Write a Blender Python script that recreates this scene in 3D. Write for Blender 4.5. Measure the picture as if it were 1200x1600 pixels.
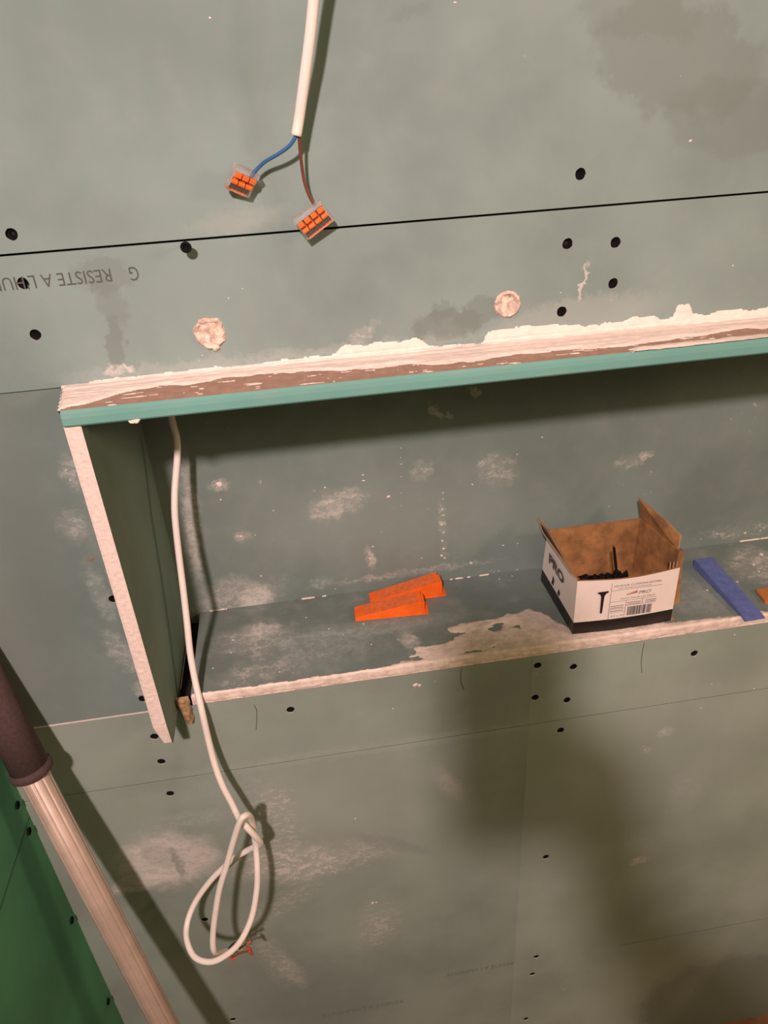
import bpy, bmesh, math, random
from mathutils import Vector, Matrix, noise

# ------------------------------------------------------------------ scene, camera, light
for o in list(bpy.data.objects): bpy.data.objects.remove(o, do_unlink=True)
scene = bpy.context.scene
C = scene.collection
random.seed(7)

CAM_LOC = Vector((0.0, -0.60, 0.0))
CR = [[0.9880592, -0.1198791, 0.0967885], [-0.1438413, -0.4925851, 0.8582946], [-0.055215, -0.8619681, -0.5039468]]           # rows: world X, Y, Z in (right, down, forward)
F_PX = 1150.0
cam_d = bpy.data.cameras.new('camera'); cam = bpy.data.objects.new('camera', cam_d); C.objects.link(cam)
cam.matrix_world = Matrix(((CR[0][0], -CR[0][1], -CR[0][2], CAM_LOC.x),
                           (CR[1][0], -CR[1][1], -CR[1][2], CAM_LOC.y),
                           (CR[2][0], -CR[2][1], -CR[2][2], CAM_LOC.z), (0, 0, 0, 1)))
cam_d.sensor_fit = 'VERTICAL'; cam_d.sensor_height = 36.0; cam_d.lens = F_PX * 36.0 / 1600.0
cam_d.clip_start = 0.01; cam_d.clip_end = 50
scene.camera = cam

world = bpy.data.worlds.new('world'); scene.world = world; world.use_nodes = True
bg = world.node_tree.nodes['Background']
bg.inputs['Color'].default_value = (1.0, 0.61, 0.31, 1); bg.inputs['Strength'].default_value = 0.31

def lamp(name, loc, target, energy, color, radius, angle=None, blend=1.0):
    d = bpy.data.lights.new(name, 'SPOT' if angle else 'POINT')
    d.energy = energy; d.color = color; d.shadow_soft_size = radius
    if angle: d.spot_size = math.radians(angle); d.spot_blend = blend
    o = bpy.data.objects.new(name, d); C.objects.link(o); o.location = loc
    o.rotation_euler = (Vector(target) - Vector(loc)).to_track_quat('-Z', 'Y').to_euler()
    return o
lamp('work_lamp', (-0.275, -1.25, 0.58), (0.24, 0.0, -0.70), 114, (1.0, 0.70, 0.655), 0.042, 102, 1.0)
lamp('room_lamp', (1.45, -0.90, 0.30), (0.0, 0.0, -0.6), 26, (1.0, 0.68, 0.44), 0.14)

vs = scene.view_settings
vs.view_transform = 'Standard'; vs.look = 'None'; vs.exposure = 0.0; vs.gamma = 1.0; vs.use_curve_mapping = False

# ------------------------------------------------------------------ helpers
def link_mesh(name, me, mats, parent=None):
    o = bpy.data.objects.new(name, me); C.objects.link(o)
    if not isinstance(mats, (list, tuple)): mats = [mats]
    if mats and not me.materials:
        for m in mats: me.materials.append(m)
    if parent: o.parent = parent
    return o
def obj(name, bm, mats, parent=None, smooth=False):
    me = bpy.data.meshes.new(name)
    bm.normal_update(); bm.to_mesh(me); bm.free()
    if smooth:
        for p in me.polygons: p.use_smooth = True
    return link_mesh(name, me, mats, parent)
def tag(o, label, cat, group=None):
    o['label'] = label; o['category'] = cat
    if group: o['group'] = group
    return o
def empty(name, loc, label=None, cat=None, group=None, rot=None):
    o = bpy.data.objects.new(name, None); C.objects.link(o); o.location = loc; o.empty_display_size = .02
    if rot: o.rotation_euler = rot
    if label: tag(o, label, cat, group)
    return o
def box(bm, lo, hi, mi=0, bev=0.0):
    v = [bm.verts.new((x, y, z)) for x in (lo[0], hi[0]) for y in (lo[1], hi[1]) for z in (lo[2], hi[2])]
    fs = []
    for q in ((0,1,3,2),(4,6,7,5),(0,4,5,1),(2,3,7,6),(0,2,6,4),(1,5,7,3)):
        f = bm.faces.new([v[i] for i in q]); f.material_index = mi; fs.append(f)
    if bev:
        es = list({e for f in fs for e in f.edges})
        r = bmesh.ops.bevel(bm, geom=es, offset=bev, segments=2, affect='EDGES', profile=.5)
        for f in r['faces']: f.material_index = mi
    return v
def slab(bm, quad, th, mi_front=0, mi_back=None, mi_edge=None):
    """a sheet: quad corners (front side, counter-clockwise seen from the front), given thickness behind it"""
    q = [Vector(p) for p in quad]; n = (q[1]-q[0]).cross(q[2]-q[0]).normalized()
    a = [bm.verts.new(p) for p in q]; b = [bm.verts.new(p - n*th) for p in q]
    f = bm.faces.new(a); f.material_index = mi_front
    f = bm.faces.new(b[::-1]); f.material_index = mi_front if mi_back is None else mi_back
    k = len(q)
    for i in range(k):
        f = bm.faces.new((a[i], b[i], b[(i+1) % k], a[(i+1) % k])); f.material_index = mi_front if mi_edge is None else mi_edge
def catmull(pts, sub):
    P = [Vector(p) for p in pts]; P = [2*P[0]-P[1]] + P + [2*P[-1]-P[-2]]; out = []
    for i in range(1, len(P)-2):
        p0, p1, p2, p3 = P[i-1:i+3]
        for k in range(sub):
            t = k/sub
            out.append(.5*((2*p1)+(p2-p0)*t+(2*p0-5*p1+4*p2-p3)*t*t+(3*p1-p0-3*p2+p3)*t**3))
    out.append(P[-2]); return out
def sweep(bm, path, rad, seg=12, mi=0, prof=None, caps=True):
    n = len(path); T = []
    for i in range(n): T.append((path[min(i+1, n-1)]-path[max(i-1, 0)]).normalized())
    up = Vector((0, 0, 1)) if abs(T[0].z) < .9 else Vector((1, 0, 0))
    N = (up - T[0]*up.dot(T[0])).normalized(); rings = []
    for i in range(n):
        N = (N - T[i]*N.dot(T[i])).normalized(); B = T[i].cross(N); r = rad(i/(n-1)) if callable(rad) else rad
        rings.append([bm.verts.new(path[i] + (N*math.cos(a)+B*math.sin(a))*r*(prof(a) if prof else 1))
                      for a in [2*math.pi*k/seg for k in range(seg)]])
    for i in range(n-1):
        for k in range(seg):
            f = bm.faces.new((rings[i][k], rings[i][(k+1) % seg], rings[i+1][(k+1) % seg], rings[i+1][k])); f.material_index = mi
    if caps:
        bm.faces.new(rings[0][::-1]).material_index = mi; bm.faces.new(rings[-1]).material_index = mi
def fbm(x, y, z=0.0, o=4): return noise.fractal(Vector((x, y, z)), 1.0, 2.0, o)
def lerp_tab(tab, x):
    if x <= tab[0][0]: return tab[0][1]
    for (a, b), (c, d) in zip(tab, tab[1:]):
        if x <= c: return b + (d-b)*(x-a)/(c-a)
    return tab[-1][1]
def heightfield(name, u0, u1, v0, v1, step, place, height, mats, parent, stuff=False):
    """plaster: a skin that rises out of a surface where height > 0 and dives under it elsewhere"""
    nu = max(2, int((u1-u0)/step)); nv = max(2, int((v1-v0)/step))
    H = [[height(u0+(u1-u0)*i/nu, v0+(v1-v0)*j/nv) for j in range(nv+1)] for i in range(nu+1)]
    bm = bmesh.new(); V = {}
    def vert(i, j):
        if (i, j) not in V:
            V[i, j] = bm.verts.new(place(u0+(u1-u0)*i/nu, v0+(v1-v0)*j/nv, max(H[i][j], -.0006)))
        return V[i, j]
    for i in range(nu):
        for j in range(nv):
            if max(H[i][j], H[i+1][j], H[i][j+1], H[i+1][j+1]) > 0:
                bm.faces.new((vert(i, j), vert(i+1, j), vert(i+1, j+1), vert(i, j+1)))
    bmesh.ops.recalc_face_normals(bm, faces=bm.faces)
    o = obj(name, bm, mats, parent, True)
    if stuff: o['kind'] = 'stuff'
    return o

# ------------------------------------------------------------------ materials
class NT:
    def __init__(s, name):
        s.m = bpy.data.materials.new(name); s.m.use_nodes = True; s.t = s.m.node_tree; s.p = s.t.nodes['Principled BSDF']
    def n(s, t, **kw):
        k = s.t.nodes.new(t)
        for a, b in kw.items(): setattr(k, a, b)
        return k
    def l(s, a, b): s.t.links.new(a, b)
    def noise(s, vec, scale, detail=4, rough=.6):
        k = s.n('ShaderNodeTexNoise'); k.inputs['Scale'].default_value = scale; k.inputs['Detail'].default_value = detail
        k.inputs['Roughness'].default_value = rough; s.l(vec, k.inputs['Vector']); return k
    def ramp(s, fac, a, b, lo=0.0, hi=1.0):
        k = s.n('ShaderNodeMapRange', interpolation_type='SMOOTHSTEP'); s.l(fac, k.inputs[0])
        for i, v in zip((1, 2, 3, 4), (a, b, lo, hi)): k.inputs[i].default_value = v
        return k.outputs[0]
    def math(s, op, a, b=None):
        k = s.n('ShaderNodeMath', operation=op)
        for i, v in enumerate((a, b)):
            if v is None: continue
            if isinstance(v, (int, float)): k.inputs[i].default_value = v
            else: s.l(v, k.inputs[i])
        return k.outputs[0]
    def mix(s, fac, a, b):
        k = s.n('ShaderNodeMix', data_type='RGBA')
        if isinstance(fac, (int, float)): k.inputs[0].default_value = fac
        else: s.l(fac, k.inputs[0])
        for i, v in ((6, a), (7, b)):
            if isinstance(v, tuple): k.inputs[i].default_value = v + (1,)
            else: s.l(v, k.inputs[i])
        return k.outputs[2]
    def bump(s, h, strength, dist=.001):
        k = s.n('ShaderNodeBump'); k.inputs['Strength'].default_value = strength; k.inputs['Distance'].default_value = dist
        s.l(h, k.inputs['Height']); s.l(k.outputs[0], s.p.inputs['Normal'])
def plain(name, col, rough=.5, metal=0.0, var=.0, scale=60, bump=0.0, **kw):
    t = NT(name); t.p.inputs['Roughness'].default_value = rough; t.p.inputs['Metallic'].default_value = metal
    co = t.n('ShaderNodeTexCoord').outputs['Object']; nz = t.noise(co, scale)
    d = tuple(c*(1-var) for c in col); b = tuple(min(1, c*(1+var)) for c in col)
    t.l(t.mix(t.ramp(nz.outputs[0], .3, .7), d, b), t.p.inputs['Base Color'])
    if bump: t.bump(nz.outputs[0], bump)
    for k, v in kw.items(): t.p.inputs[k.replace('_', ' ')].default_value = v
    return t.m
SPOT = {'damp_and_shade': (.17, .215, .20), 'dust': (.71, .695, .65), 'pale': (.37, .44, .42), 'rust': (.30, .13, .05), 'brown': (.20, .15, .10)}  # first tone: wet stains, plus shade painted in the lower right corner
def board(name, base, spots=(), axis='Y', plane=0.0, mottle=.10, grime=.25, rough=.72, speck=.0):
    t = NT(name); t.p.inputs['Roughness'].default_value = rough
    t.p.inputs['Specular IOR Level'].default_value = .25
    co = t.n('ShaderNodeTexCoord').outputs['Object']
    n1 = t.noise(co, 5.5, 5, .55); n2 = t.noise(co, 42, 4, .6); n3 = t.noise(co, 420, 2, .5)
    d = tuple(c*(1-mottle*1.6) for c in base); b = tuple(c*(1+mottle) for c in base)
    col = t.mix(t.ramp(n1.outputs[0], .32, .68), d, b)
    col = t.mix(t.math('MULTIPLY', t.ramp(n2.outputs[0], .45, .8), grime), col, (.34, .37, .34))
    # wandering outline for the stains and painted shade
    def warp(src, amp):
        k = t.n('ShaderNodeVectorMath', operation='SUBTRACT'); t.l(src.outputs['Color'], k.inputs[0]); k.inputs[1].default_value = (.5, .5, .5)
        s = t.n('ShaderNodeVectorMath', operation='SCALE'); t.l(k.outputs[0], s.inputs[0]); s.inputs['Scale'].default_value = amp
        a = t.n('ShaderNodeVectorMath', operation='ADD'); t.l(co, a.inputs[0]); t.l(s.outputs[0], a.inputs[1]); return a.outputs[0]
    wn = t.noise(co, 28, 5, .65); w = warp(wn, .05); wfn = t.noise(co, 110, 4, .65); wf = warp(wfn, .022)
    st = t.n('ShaderNodeMapping'); t.l(wf, st.inputs[0]); st.inputs['Scale'].default_value = (.5, 1.0, 1.5); st.inputs['Rotation'].default_value = (0, .35, 0)
    bk = t.noise(st.outputs[0], 120, 5, .7).outputs[0]
    for (u, v, ru, rv, rot, soft, strength, ck, brk) in spots:
        m = t.n('ShaderNodeMapping', vector_type='TEXTURE'); t.l(w if min(ru, rv) > .02 else wf, m.inputs[0])
        if axis == 'Y': m.inputs['Location'].default_value = (u, plane, v); m.inputs['Rotation'].default_value = (0, -rot, 0); m.inputs['Scale'].default_value = (ru, 1, rv)
        else: m.inputs['Location'].default_value = (u, v, plane); m.inputs['Rotation'].default_value = (0, 0, rot); m.inputs['Scale'].default_value = (ru, rv, 1)
        ln = t.n('ShaderNodeVectorMath', operation='LENGTH'); t.l(m.outputs[0], ln.inputs[0])
        f = t.ramp(ln.outputs['Value'], 1+soft, 1-soft, 0, strength)
        if brk: f = t.math('MULTIPLY', f, t.ramp(bk, .36+.16*brk, .48+.16*brk, 1-brk, 1))
        col = t.mix(f, col, SPOT[ck])
    if speck:
        vo = t.n('ShaderNodeTexVoronoi'); vo.inputs['Scale'].default_value = 55; t.l(wf, vo.inputs['Vector'])
        f = t.math('MULTIPLY', t.ramp(vo.outputs['Distance'], .09, .05), t.ramp(n1.outputs[0], .48, .62))
        col = t.mix(t.math('MULTIPLY', f, speck), col, SPOT['dust'])
    t.l(col, t.p.inputs['Base Color'])
    t.bump(t.math('ADD', n3.outputs[0], t.math('MULTIPLY', n2.outputs[0], 1.5)), .10, .0006)
    return t.m
GREEN = (.235, .325, .315)
M_up = board('green_board_upper', GREEN, [(0.3077, 0.0013, 0.0713, 0.0341, -0.3177, 0.12, 0.45, 'damp_and_shade', 0), (0.361, -0.0395, 0.061, 0.0247, -0.1331, 0.2, 0.35, 'damp_and_shade', 0), (0.2786, 0.034, 0.0463, 0.0216, -0.0446, 0.15, 0.3, 'damp_and_shade', 0), (0.1317, -0.1792, 0.0303, 0.0133, -0.0063, 0.15, 0.6, 'damp_and_shade', 0), (0.1564, -0.1718, 0.0206, 0.0125, 0.3897, 0.2, 0.5, 'damp_and_shade', 0), (0.1264, -0.1679, 0.011, 0.0087, 0.15, 0.2, 0.4, 'damp_and_shade', 0), (-0.1359, -0.115, 0.0214, 0.0125, -0.0196, 0.25, 0.4, 'damp_and_shade', 0), (-0.1348, -0.1345, 0.0189, 0.0112, -1.2713, 0.25, 0.35, 'damp_and_shade', 0), (-0.1391, -0.1696, 0.0223, 0.0074, -1.7339, 0.2, 0.55, 'damp_and_shade', 0), (-0.0829, -0.1924, 0.0893, 0.0049, -0.0054, 0.6, 0.55, 'pale', 0.4), (0.0549, -0.1918, 0.0878, 0.005, 0.0007, 0.6, 0.5, 'pale', 0.4), (-0.0249, -0.0846, 0.0342, 0.0072, 0.0835, 0.7, 0.55, 'pale', 0.3), (0.248, -0.1535, 0.0136, 0.0018, 1.3271, 0.5, 0.7, 'dust', 0.2), (0.2438, -0.1844, 0.0744, 0.0176, 0.0923, 0.3, 0.48400000000000004, 'pale', 0), (-0.1412, -0.1896, 0.0112, 0.0043, -0.0084, 0.4, 0.6, 'dust', 0.5), (0.0555, -0.1837, 0.0187, 0.0055, 0.7041, 0.5, 0.45, 'dust', 0.7), (0.1074, 0.0398, 0.0138, 0.0038, 0.2216, 0.4, 0.25, 'damp_and_shade', 0), (-0.0027, 0.004, 0.0527, 0.0111, -1.5802, 0.8, 0.15, 'damp_and_shade', 0), (-0.002, -0.0574, 0.0411, 0.0118, -1.4652, 0.8, 0.15, 'damp_and_shade', 0), (-0.1311, -0.0764, 0.0414, 0.0135, -0.0229, 0.8, 0.15, 'damp_and_shade', 0), (0.3825, -0.2102, 0.0364, 0.0038, 0.0307, 0.6, 0.5, 'dust', 0.6)], grime=.12)
M_left = board('green_board_left', (.195, .265, .25), [(-0.1899, -0.3574, 0.055, 0.0053, -1.5702, 0.6, 0.55, 'dust', 0.8), (-0.2142, -0.3277, 0.0156, 0.0121, -1.3939, 0.5, 0.4, 'dust', 0.7), (-0.2074, -0.4058, 0.032, 0.0077, -1.4309, 0.6, 0.66, 'pale', 0.6), (-0.2049, -0.4777, 0.0281, 0.0099, -1.2881, 0.6, 0.4, 'dust', 0.7), (-0.2008, -0.2765, 0.016, 0.0079, -1.4907, 0.5, 0.4, 'dust', 0.7), (-0.2052, -0.3658, 0.0032, 0.0039, -1.2542, 0.3, 0.7, 'rust', 0), (-0.2432, -0.3091, 0.1202, 0.025, -1.6585, 0.8, 0.5, 'damp_and_shade', 0), (-0.285, -0.4551, 0.1516, 0.0381, -1.5934, 0.8, 0.5, 'damp_and_shade', 0), (-0.2838, -0.3715, 0.1233, 0.028, -1.7689, 0.8, 0.4, 'damp_and_shade', 0), (-0.1945, -0.5317, 0.0123, 0.0091, -1.2358, 0.5, 0.4, 'dust', 0.6), (-0.1888, -0.4478, 0.058, 0.005, -1.6176, 0.7, 0.35, 'dust', 0.5)], grime=.2)  # three broad soft spots darken the left side of this board
M_low = board('green_board_lower', (.27, .345, .305), [(-0.2252, -0.806, 0.0554, 0.0499, -0.0377, 0.35, 0.75, 'dust', 0.35), (-0.2685, -0.8391, 0.0332, 0.015, 0.2009, 0.4, 0.5, 'dust', 0.5), (-0.2291, -0.7988, 0.0279, 0.0184, -0.8118, 0.2, 0.25, 'damp_and_shade', 0), (-0.2147, -0.8152, 0.029, 0.005, -1.4922, 0.4, 0.5, 'damp_and_shade', 0), (-0.0826, -0.7168, 0.021, 0.0112, -0.0724, 0.4, 0.6, 'dust', 0.9), (-0.0837, -0.737, 0.0228, 0.0091, -0.0365, 0.4, 0.6, 'dust', 0.9), (-0.0838, -0.7869, 0.0803, 0.0244, -1.4288, 0.5, 0.55, 'dust', 0.9), (-0.0836, -0.8502, 0.0653, 0.034, -0.1436, 0.5, 0.7, 'dust', 0.7), (-0.0278, -0.8652, 0.0506, 0.0186, 0.1024, 0.5, 0.55, 'dust', 0.9), (0.0068, -0.848, 0.0503, 0.0208, -0.1795, 0.6, 0.35, 'dust', 0.7), (0.0485, -0.8433, 0.0584, 0.0111, -0.5636, 0.4, 0.4, 'damp_and_shade', 0), (0.1251, -0.7478, 0.0295, 0.0103, -1.1239, 0.7, 0.4, 'dust', 0.5), (0.0216, -1.0152, 0.028, 0.0466, -0.292, 0.6, 0.4, 'dust', 0.8), (-0.1265, -1.0562, 0.0619, 0.0157, -1.4293, 0.6, 0.4, 'dust', 0.8), (-0.1042, -1.0965, 0.0382, 0.0108, -1.3389, 0.6, 0.4, 'dust', 0.6), (-0.1113, -0.9386, 0.0686, 0.0187, 0.6327, 0.7, 0.35, 'dust', 0.8), (-0.0015, -0.7474, 0.1346, 0.1108, -0.0173, 0.9, 0.396, 'pale', 0), (-0.1172, -0.6975, 0.0446, 0.033, 0.0167, 0.8, 0.44000000000000006, 'pale', 0.5), (-0.1996, -0.9635, 0.0939, 0.0591, 0.0145, 0.8, 0.2, 'damp_and_shade', 0), (-0.0752, -1.1761, 0.136, 0.0926, -0.0763, 0.9, 0.35, 'damp_and_shade', 0), (0.1495, -0.9126, 0.0355, 0.1206, 0.1252, 0.9, 0.2, 'damp_and_shade', 0), (-0.1834, -0.7383, 0.0447, 0.0136, -0.0372, 0.6, 0.66, 'pale', 0.7), (0.1934, -0.8967, 0.0531, 0.0879, -0.0037, 0.9, 0.264, 'pale', 0), (0.0314, -0.6658, 0.2152, 0.0085, -0.0135, 0.5, 0.44000000000000006, 'pale', 0.4)], grime=.22)
M_lowr = board('green_board_lower_right', (.30, .385, .33), [(0.6579, -1.4524, 0.1502, 0.2221, 1.0245, 0.1, 0.62, 'damp_and_shade', 0), (0.5496, -1.3124, 0.1409, 0.0197, 1.2739, 0.8, 0.264, 'pale', 0), (0.3257, -0.788, 0.0912, 0.0329, -1.1755, 0.8, 0.55, 'pale', 0.3), (0.4491, -0.8288, 0.0265, 0.0311, 0.1517, 0.5, 0.55, 'pale', 0.5), (0.6043, -1.1138, 0.0362, 0.0382, 0.7739, 0.6, 0.66, 'pale', 0.4), (0.4017, -0.7173, 0.0099, 0.0074, 0.1306, 0.5, 0.5, 'dust', 0.7), (0.3798, -0.741, 0.0101, 0.0062, 0.0116, 0.5, 0.4, 'dust', 0.8), (0.3985, -0.9719, 0.0134, 0.0078, -0.0484, 0.5, 0.5, 'dust', 0.6), (0.3958, -0.9355, 0.0374, 0.0187, -1.0853, 0.6, 0.44000000000000006, 'pale', 0.4), (0.4199, -0.7268, 0.1339, 0.1202, 0.3062, 0.9, 0.33, 'pale', 0), (0.2655, -0.9156, 0.1329, 0.0349, -1.2914, 0.9, 0.44000000000000006, 'pale', 0), (0.4589, -0.6175, 0.0651, 0.0221, -0.0301, 0.8, 0.2, 'damp_and_shade', 0)], grime=.2)  # first dark spot paints the photographer's shadow into the lower right corner
M_back = board('green_board_niche_back', (.185, .25, .235), [(0.04, -0.4184, 0.0227, 0.0154, 0.3276, 0.5, 0.65, 'dust', 0.7), (0.0093, -0.427, 0.0128, 0.0137, 0.2751, 0.5, 0.6, 'dust', 0.7), (0.0248, -0.4206, 0.008, 0.0189, 0.2997, 0.5, 0.6, 'dust', 0.7), (-0.0988, -0.3773, 0.0097, 0.0063, 0.2056, 0.5, 0.55, 'dust', 0.7), (0.1315, -0.3884, 0.0122, 0.0118, 0.1453, 0.5, 0.45, 'dust', 0.8), (0.2227, -0.4002, 0.0204, 0.0194, 0.2064, 0.6, 0.4, 'dust', 0.8), (-0.0987, -0.5296, 0.047, 0.0232, 0.0445, 0.5, 0.45, 'dust', 0.6), (-0.0804, -0.5375, 0.0199, 0.0173, 0.2351, 0.4, 0.5, 'dust', 0.4), (0.1543, -0.4742, 0.0417, 0.0039, -1.5081, 0.5, 0.6, 'dust', 0.9), (0.0633, -0.4978, 0.0156, 0.0047, -1.4317, 0.5, 0.6, 'dust', 0.6), (0.0526, -0.4506, 0.1555, 0.0549, 0.0027, 0.9, 0.264, 'pale', 0), (-0.0824, -0.4471, 0.0104, 0.0061, 0.0239, 0.5, 0.5, 'dust', 0.7), (-0.0005, -0.526, 0.0114, 0.0077, 0.1827, 0.6, 0.66, 'pale', 0.7), (0.3846, -0.408, 0.0191, 0.0074, 0.1438, 0.5, 0.4, 'dust', 0.8), (0.4039, -0.4019, 0.0081, 0.0056, 0.3061, 0.5, 0.4, 'dust', 0.7), (0.1112, -0.5291, 0.0982, 0.0039, 0.024, 0.5, 0.35, 'dust', 0.7), (0.5431, -0.5303, 0.0442, 0.0108, 0.0345, 0.5, 0.4, 'dust', 0.9), (0.148, -0.3174, 0.0099, 0.0043, -0.7727, 0.4, 0.5, 'dust', 0.5), (0.1928, -0.2999, 0.0084, 0.0049, -0.6722, 0.4, 0.5, 'dust', 0.5), (0.1638, -0.3246, 0.0052, 0.0029, -0.5744, 0.4, 0.4, 'dust', 0.5), (0.3079, -0.5059, 0.0501, 0.0302, 0.045, 0.9, 0.2, 'damp_and_shade', 0), (-0.1369, -0.4236, 0.0706, 0.0071, -1.6693, 0.6, 0.5, 'dust', 0.5), (0.2071, -0.3856, 0.0126, 0.0043, 0.5818, 0.6, 0.4, 'dust', 0.7)], plane=.145, grime=.15, speck=.5)
M_shelf = board('green_board_shelf', (.185, .24, .225), [(-0.0815, 0.0779, 0.0369, 0.025, -0.0251, 0.6, 0.55, 'dust', 0.7), (-0.0741, 0.0938, 0.0188, 0.0119, 0.0399, 0.5, 0.6, 'dust', 0.5), (-0.0532, 0.0279, 0.0425, 0.0166, 0.0397, 0.7, 0.4, 'dust', 0.8), (-0.0949, 0.0161, 0.0277, 0.0142, 0.087, 0.6, 0.35, 'dust', 0.8), (-0.0092, 0.0512, 0.0513, 0.0281, 0.0073, 0.8, 0.55, 'pale', 0.7), (0.0216, 0.0314, 0.0059, 0.0042, 0.1589, 0.5, 0.8, 'damp_and_shade', 0), (0.0921, 0.0409, 0.0133, 0.0091, -1.1753, 0.5, 0.5, 'dust', 0.5), (0.1045, 0.1111, 0.032, 0.0126, 0.0257, 0.7, 0.35, 'brown', 0.3), (0.1967, 0.0973, 0.0639, 0.0175, -0.015, 0.8, 0.2, 'damp_and_shade', 0), (0.5466, 0.0944, 0.0387, 0.0328, 0.1538, 0.5, 0.6, 'dust', 0.7), (0.4561, 0.0463, 0.0341, 0.0363, 0.0836, 0.8, 0.55, 'pale', 0.5), (0.0369, 0.07, 0.1137, 0.0115, -0.005, 0.8, 0.55, 'pale', 0.6), (-0.1301, 0.0335, 0.0139, 0.0411, 0.0915, 0.8, 0.3, 'damp_and_shade', 0)], axis='Z', plane=-.5475, grime=.45, speck=.5)
M_side = board('green_board_side', (.20, .29, .25), (), grime=.1)
M_lwall = board('green_board_clean', (.085, .30, .16), (), grime=.05, mottle=.12)
M_teal = board('teal_paper', (.165, .40, .36), (), grime=.25, mottle=.06)
M_brown = plain('brown_paper', (.40, .255, .195), .8, var=.12, scale=90, bump=.2)
M_gyp = plain('gypsum_core', (.80, .70, .645), .9, var=.07, scale=260, bump=.5)
M_fill = plain('pink_filler', (.86, .755, .70), .75, var=.06, scale=130, bump=.35)
M_fill2 = plain('dry_filler', (.76, .66, .585), .85, var=.15, scale=90, bump=.6)
M_plug = plain('rough_plug_plaster', (.70, .56, .47), .9, var=.38, scale=210, bump=.8)
M_dark = plain('dark_void', (.012, .012, .011), .9)
M_screw = plain('black_phosphate_steel', (.006, .006, .007), .8, Specular_IOR_Level=.12)
M_ink = plain('grey_board_print', (.085, .10, .095), .8)
M_ink2 = plain('faint_board_print', (.17, .19, .16), .8)
M_sheath = plain('white_cable_sheath', (.88, .83, .78), .38, var=.03, scale=40)
M_blue = plain('blue_wire', (.03, .13, .32), .4)
M_brownw = plain('brown_wire', (.17, .06, .035), .4)
M_black = plain('black_wire', (.012, .012, .012), .5)
M_yel = plain('yellow_green_wire', (.55, .42, .10), .5)
M_red = plain('red_wire_tip', (.50, .09, .05), .5)
M_orange = plain('orange_lever', (.80, .20, .05), .35)
M_metal = plain('tinned_metal', (.45, .42, .40), .35, metal=.9)
M_clear = plain('clear_plastic', (.92, .92, .92), .18, Transmission_Weight=.82, IOR=1.25, Alpha=.75)
M_shim_o = plain('orange_plastic', (.92, .155, .015), .32, var=.10, scale=55, Subsurface_Weight=.0)
M_worn = plain('worn_orange_plastic', (.74, .17, .045), .55, var=.14, scale=160, bump=.3)
M_shim_b = plain('blue_plastic', (.12, .165, .42), .45, var=.12, scale=120, bump=.3)
M_card = plain('brown_cardboard', (.37, .225, .135), .85, var=.14, scale=45, bump=.15)
M_cardin = plain('brown_cardboard_inside', (.33, .17, .065), .8, var=.38, scale=38)
M_white = plain('white_printed_card', (.87, .80, .76), .45, var=.02)
M_blackc = plain('black_printed_card', (.014, .012, .012), .4)
M_pink = plain('red_print', (.48, .22, .22), .6)
M_grey = plain('grey_print', (.10, .085, .085), .6)
M_tube = plain('brushed_tan_tube', (.50, .40, .33), .5, metal=.25, var=.10, scale=25)
M_sleeve = plain('dark_brown_foam', (.075, .046, .046), .85, var=.15, scale=300, bump=.3)
M_floor = plain('brown_floor', (.26, .12, .07), .6, var=.25, scale=18)
M_glue = plain('tan_glue', (.40, .27, .15), .5, var=.3, scale=200, bump=.5)

# ------------------------------------------------------------------ the setting: walls, floor
ZT, ZS = -.1994, -.5475          # lintel top, shelf top
ZJ1, ZL, ZJ2, ZF = -.0950, -.5620, -.6668, -1.505
XL, XS, XR = -.355, .2235, 1.70
NB = .145                         # niche back plane
PX0, PX1 = -.1785, -.1657         # left cheek board
NR = .98                          # right end of the niche
PRO = .057                        # boards stand this far out of the wall

SCREWS = [(-0.1923, -0.081), (-0.1944, -0.1161), (-0.1967, -0.1551), (-0.1925, -0.2194), (0.2384, -0.0705), (0.2318, -0.122), (0.2728, -0.1243), (0.2742, -0.1574), (0.2307, -0.1771), (-0.1975, -0.4119), (-0.198, -0.5418), (-0.1978, -0.5976), (-0.1983, -0.6366), (-0.199, -0.6895), (-0.0491, -0.5874), (0.2299, -0.5751), (0.2725, -0.5849), (0.4186, -0.5914), (0.2294, -0.6239), (0.2686, -0.6357), (0.2642, -0.6842), (0.2598, -0.9266), (0.2586, -1.1713), (0.2548, -1.2187), (0.2503, -1.3535), (-0.2033, -0.936), (-0.2065, -1.1898)]

wall = empty('wall_back', (0, 0, ZF)); wall['kind'] = 'structure'
WALL_INV = Matrix.Translation((0, 0, ZF)).inverted()
def adopt(o, parent):
    """parent without moving"""
    o.parent = parent; o.matrix_parent_inverse = parent.matrix_world.inverted() if parent.type != 'EMPTY' else Matrix.Translation(parent.location).inverted() if parent.rotation_euler[:] == (0, 0, 0) else parent.matrix_basis.inverted()
    return o

def screw_head_mesh():
    bm = bmesh.new(); S = 18; R = ((.0046, .0030), (.0042, .0020), (.0024, .0022), (.0012, .0036)); rings = []
    for r, y in R: rings.append([bm.verts.new((r*math.cos(2*math.pi*k/S), y, r*math.sin(2*math.pi*k/S))) for k in range(S)])
    for a, b in zip(rings, rings[1:]):
        for k in range(S): bm.faces.new((a[k], a[(k+1) % S], b[(k+1) % S], b[k]))
    bm.faces.new(rings[-1][::-1]); bmesh.ops.recalc_face_normals(bm, faces=bm.faces)
    me = bpy.data.meshes.new('screw_head'); bm.to_mesh(me); bm.free(); me.materials.append(M_screw); return me
HEAD = screw_head_mesh()

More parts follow.
